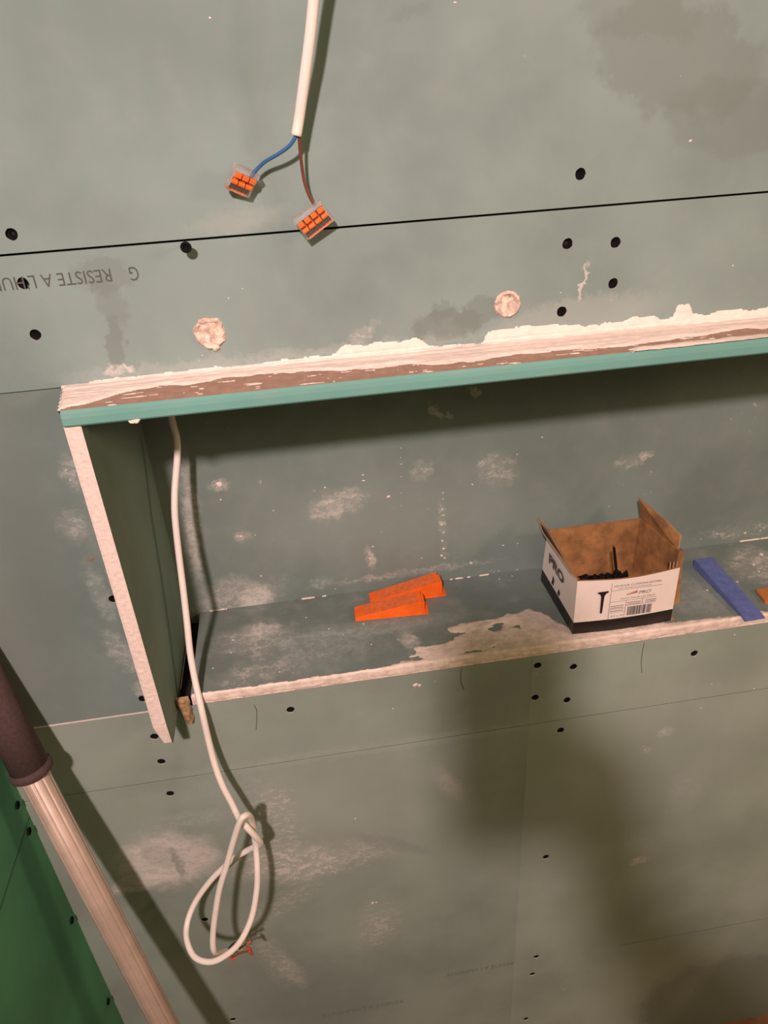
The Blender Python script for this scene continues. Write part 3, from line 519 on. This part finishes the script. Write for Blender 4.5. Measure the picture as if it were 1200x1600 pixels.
def connector(n, spec, label, tilt):
    (c, row, ent) = spec; w = .0059*n+.0012; dl = .0186; h = .0082
    x = Vector(row).normalized(); y = Vector(ent).normalized(); z = x.cross(y).normalized()
    if z.y > 0: z = -z; 
    R = Matrix((x, y, z)).transposed()
    if R.determinant() < 0: x = -x; R = Matrix((x, y, z)).transposed()
    R = R @ Matrix.Rotation(tilt[0], 3, 'X') @ Matrix.Rotation(tilt[1], 3, 'Y')
    t = empty('lever_connector', c, label, 'connector'); t.rotation_euler = R.to_euler()
    # clear shell: open tray, tall wall at the wire side
    bm = bmesh.new()
    box(bm, (-w/2, -dl/2, -h/2), (w/2, dl/2, -h/2+.0016), bev=.0004)
    box(bm, (-w/2, dl/2-.0035, -h/2+.0016), (w/2, dl/2, h/2), bev=.0005)
    for s in (-1, 1): box(bm, (s*w/2-(.0011 if s > 0 else 0), -dl/2+.001, -h/2+.0016), (s*w/2+(.0011 if s < 0 else 0), dl/2-.0036, h/2-.002))
    box(bm, (-w/2, -dl/2, -h/2+.0016), (w/2, -dl/2+.0014, h/2-.003), bev=.0003)
    obj('clear_shell', bm, M_clear, t)
    bm = bmesh.new(); box(bm, (-w/2+.0014, -dl/2+.002, -h/2+.0018), (w/2-.0014, dl/2-.004, -h/2+.0040)); obj('contact_bar', bm, M_metal, t)
    for k in range(n):
        xc = (k-(n-1)/2)*.0059
        bm = bmesh.new()
        # lever: pivot barrel, arm sloping over the top, finger lip
        A = [(-.0022, -.002, .0012), (.0022, -.002, .0012), (.0022, dl/2-.0038, .0022), (-.0022, dl/2-.0038, .0022)]
        slab(bm, [(xc+px, py, pz) for px, py, pz in A], .0018)
        box(bm, (xc-.0024, dl/2-.0075, .0010), (xc+.0024, dl/2-.0038, h/2+.0004), bev=.0004)
        sweep(bm, [Vector((xc-.0024, -.0022, .0006)), Vector((xc+.0024, -.0022, .0006))], .0021, 10)
        obj('lever', bm, M_orange, t)
        bm = bmesh.new(); box(bm, (xc-.0020, -dl/2+.0024, -.0005), (xc-.0009, -.0045, .0012)); box(bm, (xc+.0009, -dl/2+.0024, -.0005), (xc+.0020, -.0045, .0012)); obj('spring_clip', bm, M_metal, t)
    bm = bmesh.new(); box(bm, (-w/2+.0012, -dl/2-.0006, -h/2+.0006), (w/2-.0012, -dl/2+.0020, -h/2+.0034), bev=.0004); obj('orange_base', bm, M_orange, t)
    return t
connector(4, ([0.0273, -0.014, -0.0861], [0.8356, 0.0, 0.5493], [-0.5493, 0.0, 0.8356]), 'larger clear lever connector with orange levers on the brown wire', (.12, -.12))
connector(3, ([-0.0212, -0.0125, -0.0561], [0.8292, 0.0, -0.559], [0.559, 0.0, 0.8292]), 'smaller clear lever connector with orange levers on the blue wire', (.15, .45))

# ------------------------------------------------------------------ telescopic pole leaning in the corner
PA = Vector([-0.3078, -0.045, -0.5752]); PD = Vector([0.16681, -0.18314, -0.96883])
L = (ZF+.004-PA.z)/PD.z; foot = PA+PD*L
t = empty('telescopic_pole', foot, 'tan ribbed metal pole with dark brown grip leaning in the left corner', 'pole')
bm = bmesh.new(); sweep(bm, [PA-PD*.10, PA+PD*.3, foot], .0142, 108, prof=lambda a: 1-.075*max(0, math.cos(9*a))**8)
adopt(obj('tube', bm, M_tube, None, True), t)
bm = bmesh.new(); sweep(bm, [PA-PD*.17, PA-PD*.08, PA-PD*.004], .0185, 40); adopt(obj('grip', bm, M_sleeve, None, True), t)
bm = bmesh.new(); P = [PA+PD*k for k in (-.0075, -.006, -.003, .001, .003)]; rr = [.0186, .0205, .0212, .0205, .0180]
sweep(bm, P, lambda u: rr[round(u*4)], 40); adopt(obj('collar', bm, M_sleeve, None, True), t)
bm = bmesh.new(); sweep(bm, [foot-PD*.04, foot-PD*.002], .0165, 24); adopt(obj('foot_cap', bm, M_black, None, True), t)

# ------------------------------------------------------------------ box of screws
BX0, BX1, BY0, BY1, BH = .2725, .3885, .0110, .1180, .0730
t = empty('screw_box', ((BX0+BX1)/2, (BY0+BY1)/2, ZS+.0012), 'open white cardboard box of black screws with black base on the shelf', 'box')
Z0 = ZS+.0012; TH = .0022; BAND = .0165
def sheet(name, quad, mats, split=None):
    """card sheet with a black band at its foot when split is given; quad = bottom-left, bottom-right, top-right, top-left seen from outside"""
    q = [Vector(p) for p in quad]; bm = bmesh.new()
    if split:
        f0 = split/(q[3]-q[0]).length; f1 = split/(q[2]-q[1]).length
        m0, m1 = q[0].lerp(q[3], f0), q[1].lerp(q[2], f1)
        slab(bm, (q[0], q[1], m1, m0), TH, 2, 1, 1); slab(bm, (m0, m1, q[2], q[3]), TH, 0, 1, 1)
    else: slab(bm, q, TH, 0, 1, 1)
    bmesh.ops.remove_doubles(bm, verts=bm.verts, dist=1e-6)
    o = obj(name, bm, mats); adopt(o, t); return o
WM = [M_white, M_cardin, M_blackc]
z1 = Z0+BH
# front with a slightly sagging top edge
bm = bmesh.new(); N = 14
for part, (za, zb_, mi) in enumerate(((Z0, Z0+BAND, 2), (Z0+BAND, None, 0))):
    A = []; 
    for i in range(N+1):
        u = i/N; x = BX0+(BX1-BX0)*u; y = BY0-.0028*math.sin(math.pi*u)*(1 if part else .9)
        zt_ = zb_ if zb_ else z1-.0030*math.sin(math.pi*u)**1.2
        A.append([bm.verts.new(p) for p in ((x, y, za), (x, y, zt_), (x, y+TH, zt_), (x, y+TH, za))])
    for a, b in zip(A, A[1:]):
        bm.faces.new((a[0], b[0], b[1], a[1])).material_index = mi
        bm.faces.new((a[1], b[1], b[2], a[2])).material_index = 1
        bm.faces.new((a[3], a[2], b[2], b[3])).material_index = 1
        bm.faces.new((a[0], a[3], b[3], b[0])).material_index = 1
    bm.faces.new(A[0]).material_index = mi; bm.faces.new(A[-1][::-1]).material_index = 1
bmesh.ops.recalc_face_normals(bm, faces=bm.faces)
front = obj('front_panel', bm, WM); adopt(front, t)
left = sheet('left_panel', ((BX0-.0008, BY1, Z0), (BX0, BY0, Z0), (BX0, BY0, z1), (BX0+.004, BY1, z1)), WM, BAND)
sheet('back_panel', ((BX1+.006, BY1, Z0), (BX0, BY1, Z0), (BX0+.004, BY1, z1), (BX1+.008, BY1, z1)), WM, BAND)
# right side sprung open: its layers stand one behind the other
ROT = [((.0245, .036), (.008, .1178))]
for k in range(4):
    o_ = .0031*k
    sheet('right_panel' if k == 3 else 'folded_layer', ((BX1+.0145+o_, .0350+.001*k, Z0), (BX1+.0035+o_*.6, BY1-.002, Z0), (BX1+.0050+o_*.6, BY1-.002, z1-.001*k), (BX1+.0155+o_, .0400+.003*k, z1-.002*k)), [M_card, M_cardin, M_card])
sheet('bottom_panel', ((BX0, BY0, Z0+TH), (BX1+.004, BY0, Z0+TH), (BX1+.006, BY1, Z0+TH), (BX0, BY1, Z0+TH)), [M_cardin, M_cardin, M_cardin])
# flaps
bm = bmesh.new(); slab(bm, ((BX0+.004, BY1, z1), (BX0+.0002, BY0+.001, z1), (BX0-.0045, BY0+.010, z1+.0035), (BX0-.0095, BY1-.02, z1+.009), (BX0-.0085, BY1+.004, z1+.015)), .0014, 0, 1, 1)
adopt(obj('left_flap', bm, [M_blackc, M_card]), t)
bm = bmesh.new(); slab(bm, ((BX1+.0045, BY1-.002, z1-.001), (BX1+.0165, .048, z1-.003), (BX1+.0205, .054, z1+.012), (BX1+.012, .072, z1+.021), (BX1-.004, BY1-.004, z1+.031)), .0024, 1, 0, 0)
adopt(obj('right_flap', bm, [M_card, M_cardin]), t)
# corrugated brown end of the front board
bm = bmesh.new()
for k in range(3): box(bm, (BX1+.002+.004*k, .0345, Z0+.002), (BX1+.0033+.004*k, .0362, z1-.010))
adopt(obj('corrugation', bm, M_card), t)
# printing on the front
def onfront(u, v, xd=1): return flat((BX0+u*.001, BY0-.0031, Z0+v*.001), (1, 0, 0), (0, 0, 1))
def ptext(s, u, v, cap, width, mat=M_grey, **kw): 
    o = text_mesh('printed_lettering', s, cap*.001, onfront(u, v), mat, None, width=width*.001, **kw); adopt(o, front)
def bar(bm, u0, v0, u1, v1): slab(bm, [(BX0+u*.001, BY0-.0031, Z0+v*.001) for u, v in ((u0, v0), (u1, v0), (u1, v1), (u0, v1))], .0003)
ptext('VIS POUR CLOISONS SECHES', 41, 60.2, 2.6, 54)
ptext('TETE TROMPETTE PHOSPHATEE', 46, 57.2, 1.3, 38)
ptext('PRO', 70, 47.2, 4.2, 14, shear=.25)
ptext('TOUT POUR LES PROS', 50, 42.4, 1.9, 40)
ptext('3,5 x 35', 40.5, 19.6, 2.4, 15)
bm = bmesh.new()
for k in range(5): bar(bm, 57+k*2.4, 47.4+k*.35, 58.6+k*2.6, 49.2+k*.75)
adopt(obj('red_emblem', bm, M_pink), front)
bm = bmesh.new()
bar(bm, 38.4, 13.5, 38.7, 66); bar(bm, 38.5, 55.6, 96, 55.8); bar(bm, 38.5, 40.2, 92, 40.4); bar(bm, 57, 16, 57.3, 40); bar(bm, 76, 33, 76.3, 40); bar(bm, 38.5, 30, 57, 30.2); bar(bm, 38.5, 25.5, 57, 25.7); bar(bm, 57, 33, 92, 33.2)
for r_, (u0, u1, v0) in enumerate(((40, 55, 34), (40, 55, 31.5), (59, 74, 36.5), (59, 74, 34.2), (80, 92, 36.8), (80, 92, 34.6), (40, 55, 27.3), (40, 55, 16))):
    u = u0
    while u < u1: w = random.uniform(.8, 2.0); bar(bm, u, v0, min(u+w, u1), v0+.7); u += w+.5
adopt(obj('printed_table', bm, M_grey), front)
bm = bmesh.new(); u = 60.0
while u < 88:
    w = random.choice((.4, .6, .9, 1.4)); bar(bm, u, 19, u+w, 31); u += w+random.choice((.5, .7, 1.0))
adopt(obj('barcode', bm, M_grey), front)
bm = bmesh.new()
slab(bm, [(BX0+a*.001, BY0-.0031, Z0+b*.001) for a, b in ((28.2, 28), (29.4, 26), (30.6, 28), (31.2, 50), (33, 53.5), (35.5, 54.6), (35.5, 56.4), (23.5, 56.4), (23.5, 54.6), (26, 53.5), (27.6, 50))], .0003)
adopt(obj('screw_picture', bm, M_blackc), front)
# printing on the left side
LM = Matrix.Translation((BX0-.0006, BY1-.022, Z0+.043)) @ Matrix.Rotation(-math.pi/2, 4, 'Z') @ Matrix.Rotation(math.pi/2, 4, 'X')
o = text_mesh('printed_lettering', 'PRO', .012, LM, M_grey, None, width=.050, bold=.001); adopt(o, left)
bm = bmesh.new()
for y0, zz, hgt in ((.078, .021, .012), (.058, .020, .008)):
    slab(bm, [(BX0-.0009, y0+.004, Z0+zz), (BX0-.0009, y0-.002, Z0+zz), (BX0-.0006, y0-.003, Z0+zz+hgt*.7), (BX0-.0006, y0+.001, Z0+zz+hgt)], .0003)
adopt(obj('printed_emblem', bm, M_blackc), left)

# the screws in the box
def drywall_screw():
    bm = bmesh.new(); S = 12; prof = [(0, .0005), (.0016, .0008), (.0040, 0), (.0041, -.0006), (.0022, -.0034), (.0015, -.0050)]
    z = -.0065
    while z > -.031: prof += [(.0012, z), (.0018, z-.0009)]; z -= .0018
    prof += [(.0010, -.032), (.0001, -.035)]
    rings = [[bm.verts.new((max(r, 1e-5)*math.cos(2*math.pi*k/S), max(r, 1e-5)*math.sin(2*math.pi*k/S), zz)) for k in range(S)] for r, zz in prof]
    for a, b in zip(rings, rings[1:]):
        for k in range(S): bm.faces.new((a[k], a[(k+1) % S], b[(k+1) % S], b[k]))
    bm.faces.new(rings[0]); bm.faces.new(rings[-1][::-1]); bmesh.ops.recalc_face_normals(bm, faces=bm.faces)
    me = bpy.data.meshes.new('drywall_screw'); bm.to_mesh(me); bm.free(); me.materials.append(M_screw)
    for p in me.polygons: p.use_smooth = True
    return me
SM = drywall_screw(); rnd = random.Random(5); count = 0
def put_screw(p, d, label='black drywall screw lying in the heap inside the cardboard box'):
    o = bpy.data.objects.new('drywall_screw', SM); C.objects.link(o); o.location = p
    o.rotation_euler = (-Vector(d)).to_track_quat('Z', 'Y').to_euler()
    tag(o, label, 'screw', 'screws heaped in the cardboard box'); return o
xi0, xi1, yi0 = BX0+.009, BX0+.060, BY0+.006
for lay in range(9):
    zz = Z0+.0065+lay*.0066; ym = .060-lay*.0045
    for k in range(9 if lay < 6 else 7):
        x = rnd.uniform(xi0, xi1-.004*lay*.5); y = rnd.uniform(yi0+.004, max(yi0+.010, ym))
        # point along the box so that the tip stays inside
        a = rnd.choice((0, math.pi)) + rnd.uniform(-.35, .35) if y < BY0+.03 else rnd.uniform(0, 6.283)
        d = Vector((math.cos(a), math.sin(a)*.6, rnd.uniform(-.12, .12))).normalized(); tip = Vector((x, y, zz))+d*.035
        if not (BX0+.006 < tip.x < BX1-.004): d.x = -d.x
        tip = Vector((x, y, zz))+d*.035
        if not (BY0+.006 < tip.y < BY1-.008): d.y = -d.y
        tip = Vector((x, y, zz))+d*.035
        if BX0+.005 < tip.x < BX1 and BY0+.005 < tip.y < BY1-.006: put_screw((x, y, zz), d)
for x, y, zz, d in ((.2835, .021, .0685, (.3, .4, -.9)), (.296, .0205, .0655, (.6, .5, -.7)), (.305, .022, .0660, (.5, .6, -.7)), (.3125, .021, .0670, (-.4, .5, -.75)), (.322, .0215, .0640, (-.5, .6, -.6)), (.3345, .0225, .0655, (-.95, .15, -.2)), (.331, .030, .0600, (-.9, .3, -.2)), (.290, .030, .0620, (.7, .5, -.5)), (.300, .029, .0610, (.8, .1, -.3)), (.316, .028, .0610, (-.9, .2, -.2)), (.285, .019, .0630, (.95, .1, -.1)), (.325, .0195, .0630, (-.97, .05, -.1)), (.310, .0185, .0620, (.95, .1, -.12)), (.318, .034, .0565, (-.8, .5, -.25))):
    put_screw((x, y, Z0+zz), d)
put_screw((.3300, .038, Z0+.0560), (-.12, .20, .97), 'single black screw standing point upward in the heap inside the box')

# ------------------------------------------------------------------ plastic wedges
def wedge(name, label, L, W, H, T, mat, loc, yaw, flange=True, group=None):
    t = empty(name, loc, label, 'wedge', group, (0, 0, yaw))
    bm = bmesh.new()
    prof = [(0, 0), (L, 0), (L, H), (L-.003, H), (.004, T), (0, T*.8)]
    a = [bm.verts.new((x, -W/2, z)) for x, z in prof]; b = [bm.verts.new((x, W/2, z)) for x, z in prof]
    bm.faces.new(a); bm.faces.new(b[::-1])
    for i in range(6): bm.faces.new((a[i], b[i], b[(i+1) % 6], a[(i+1) % 6]))
    bmesh.ops.recalc_face_normals(bm, faces=bm.faces)
    bmesh.ops.bevel(bm, geom=list(bm.edges), offset=.0004, segments=2, affect='EDGES')
    obj('wedge_body', bm, mat, t)
    if flange:
        bm = bmesh.new(); box(bm, (0, -W/2-.0006, .0), (L+.0075, W/2+.0006, .0016), bev=.0003); obj('base_plate', bm, mat, t)
        bm = bmesh.new(); box(bm, (L, -W/2+.002, .0016), (L+.0030, W/2-.002, H-.0022), bev=.0004); obj('end_web', bm, mat, t)
    bm = bmesh.new(); e0, e1 = .010, L-.006; zz = lambda x: T+(H-T)*(x-.004)/(L-.007)
    slab(bm, ((e0, -W/2+.0016, zz(e0)+.0002), (e1, -W/2+.0016, zz(e1)+.0002), (e1, W/2-.0016, zz(e1)+.0002), (e0, W/2-.0016, zz(e0)+.0002)), .0006); obj('ramp_face', bm, M_worn if flange else mat, t)
    for k in range(5 if flange else 7):
        bm = bmesh.new(); x = .010+k*.0052; z = T+(H-T)*(x-.004)/(L-.007)
        box(bm, (x, -W/2+.003, z-.001), (x+.0011, W/2-.003, z+.0004)); obj('grip_ridge', bm, mat, t)
    return t
wedge('plastic_wedge', 'orange plastic wedge nearer the shelf edge, the front one of two', .080, .0225, .0185, .0050, M_shim_o, (.0360, .0985, ZS+.0002), -.055, group='orange wedges')
wedge('plastic_wedge', 'orange plastic wedge against the niche back, the rear one of two', .086, .0215, .0215, .0050, M_shim_o, (.0570, .1225, ZS+.0002), .015, group='orange wedges')
wedge('plastic_wedge', 'long blue plastic wedge right of the screw box, tip over the shelf edge', .112, .0235, .0115, .0030, M_shim_b, (.4790, -.0085, ZS+.0012), math.radians(91.5), flange=False)
wedge('plastic_wedge', 'orange brown wedge cut off by the right picture edge', .080, .0225, .0150, .0050, plain('amber_plastic', (.50, .20, .05), .4), (.508, .0290, ZS+.0002), -.10)

# ------------------------------------------------------------------ the photographer behind the camera, whose shadow falls on the wall
def skin(name, chains, mat, parent, sub=2):
    """one continuous surface grown over connected joints: chains of (x, y, z, radius); equal points are shared"""
    pts = {}; V = []; Rd = []; E = []
    for ch in chains:
        prev = None
        for (x, y, z, r) in ch:
            k = (round(x, 4), round(y, 4), round(z, 4))
            if k not in pts: pts[k] = len(V); V.append((x, y, z)); Rd.append(r)
            if prev is not None: E.append((prev, pts[k]))
            prev = pts[k]
    me = bpy.data.meshes.new(name); me.from_pydata(V, E, []); o = bpy.data.objects.new(name, me); C.objects.link(o)
    m = o.modifiers.new('skin', 'SKIN'); m.use_smooth_shade = True
    for i, r in enumerate(Rd): me.skin_vertices[0].data[i].radius = (r, r)
    me.skin_vertices[0].data[0].use_root = True
    sd = o.modifiers.new('sub', 'SUBSURF'); sd.levels = sub; sd.render_levels = sub
    bpy.context.view_layer.update()
    me2 = bpy.data.meshes.new_from_object(o.evaluated_get(bpy.context.evaluated_depsgraph_get())); bpy.data.objects.remove(o, do_unlink=True)
    me2.name = name; o = link_mesh(name, me2, mat); 
    if parent: adopt(o, parent)
    return o
camR = Vector((CR[0][0], CR[1][0], CR[2][0])); camD = Vector((CR[0][1], CR[1][1], CR[2][1])); camF = Vector((CR[0][2], CR[1][2], CR[2][2]))
def ph(r, d, f): return CAM_LOC + camR*r + camD*d + camF*f
M_skin = plain('skin', (.55, .34, .25), .55, var=.06, scale=80)
M_knit = plain('dark_jumper_knit', (.05, .05, .055), .9, var=.2, scale=200, bump=.3)
M_jean = plain('blue_grey_trousers', (.07, .08, .10), .9, var=.2, scale=150)
M_hair = plain('brown_hair', (.05, .03, .02), .6, var=.3, scale=120)
t = empty('person', (.10, -1.08, ZF), 'person in a dark jumper standing back from the wall with an arm raised', 'person')
PEL = (.10, -1.10, -.62, .115); CH = (.10, -1.07, -.20, .125); NK = (.09, -1.06, -.03, .052)
WR = ph(.026, .165, -.036); PAL = ph(.030, .105, -.026)
def q(v, r): return (v.x, v.y, v.z, r)
fingers = []
for k in range(4):
    d0 = .062+.020*k
    fingers.append([q(PAL, .026), q(ph(.022, d0, -.020), .012), q(ph(.0175, d0-.002, -.006), .0088), q(ph(.004, d0-.001, -.0012), .0078), q(ph(-.010-.004*(k % 2), d0, -.0012), .0068)])
fingers.append([q(PAL, .026), q(ph(.018, .066, -.030), .013), q(ph(.004, .055, -.028), .0095), q(ph(-.008, .045, -.026), .008)])
EL = (.185, -.83, -.43, .043); SH = (.275, -1.06, -.09, .062)
ELl = (-.14, -1.10, -.38, .042); SHl = (-.075, -1.07, -.09, .062); WRl = (-.15, -1.02, -.62, .028)
legs = []
for sx in (-1, 1):
    legs.append([PEL, (.10+sx*.085, -1.10, -.70, .092), (.10+sx*.095, -1.08, -1.06, .060), (.10+sx*.095, -1.11, -1.42, .042), (.10+sx*.10, -1.08, ZF+.045, .040), (.10+sx*.105, -.97, ZF+.030, .028)])
lf = [[WRl, (-.150, -1.00, -.68, .030), (-.150+.012*(k-1.5), -.99+.004*k, -.735, .010), (-.150+.014*(k-1.5), -.985+.004*k, -.77, .0085)] for k in range(4)]
lf.append([WRl, (-.150, -1.00, -.68, .030), (-.135, -.972, -.70, .010), (-.130, -.962, -.73, .008)])
head = [NK, (.085, -1.04, .02, .060), (.08, -1.02, .075, .083), (.08, -1.03, .13, .080), (.08, -1.03, .165, .05)]
skin('body', [[PEL, (.10, -1.08, -.40, .105), CH, NK], [CH, SH, EL, q(WR, .030), q(PAL, .026)], [CH, SHl, ELl, WRl], head] + fingers + lf + legs, M_skin, t)
skin('jumper', [[(.10, -1.10, -.66, .128), (.10, -1.08, -.40, .120), (.10, -1.07, -.20, .142), (.09, -1.06, -.05, .066)], [(.10, -1.07, -.20, .142), (.275, -1.06, -.09, .074), (.185, -.83, -.43, .058), (WR.x+.016, WR.y-.024, WR.z-.028, .046)], [(.10, -1.07, -.20, .142), (-.075, -1.07, -.09, .074), (-.14, -1.10, -.38, .054), (-.15, -1.03, -.59, .040)]], M_knit, t)
skin('trousers', [[(.10, -1.10, -.62, .125), (.10+sx*.085, -1.10, -.72, .102), (.10+sx*.095, -1.08, -1.06, .074), (.10+sx*.095, -1.11, -1.43, .060)] for sx in (-1, 1)], M_jean, t)
skin('hair', [[(.08, -1.06, .06, .060), (.08, -1.055, .12, .086), (.08, -1.045, .165, .066)]], M_hair, t)
for sx in (-1, 1): skin('shoe', [[(.10+sx*.10, -1.13, ZF+.042, .041), (.10+sx*.10, -1.06, ZF+.042, .042), (.10+sx*.105, -.96, ZF+.034, .034), (.10+sx*.105, -.91, ZF+.026, .025)]], M_black, t)
for dx in (-.03, .03):
    skin('eye', [[(.08+dx, -.945, .070, .0105), (.08+dx, -.9445, .070, .0105)]], M_white, t, 1)
skin('nose', [[(.08, -.940, .062, .008), (.08, -.930, .042, .012)]], M_skin, t, 1)
skin('mouth', [[(.062, -.945, .012, .005), (.08, -.939, .010, .007), (.098, -.945, .012, .005)]], M_red, t, 1)
for dx in (-.083, .083): skin('ear', [[(.08+dx, -1.03, .085, .012), (.08+dx, -1.032, .050, .009)]], M_skin, t, 1)
# the phone in the hand, its back towards the wall
t = empty('smartphone', ph(-.028, .128, -.012), 'black smartphone held up in a raised hand facing the wall', 'phone')
bm = bmesh.new(); box(bm, (-.039, -.0750, -.004), (.039, .0750, .004), bev=.003)
o = obj('phone_case', bm, M_black); c = ph(-.033, .058, -.0135)
o.matrix_world = Matrix(((camR.x, -camD.x, -camF.x, c.x), (camR.y, -camD.y, -camF.y, c.y), (camR.z, -camD.z, -camF.z, c.z), (0, 0, 0, 1))); adopt(o, t)
bm = bmesh.new(); box(bm, (-.033, -.070, .004), (.033, .070, .0044)); s_ = obj('phone_screen', bm, plain('dark_glass', (.02, .02, .022), .1)); s_.matrix_world = o.matrix_world.copy() if False else Matrix(((camR.x, -camD.x, -camF.x, c.x), (camR.y, -camD.y, -camF.y, c.y), (camR.z, -camD.z, -camF.z, c.z), (0, 0, 0, 1))); adopt(s_, t)
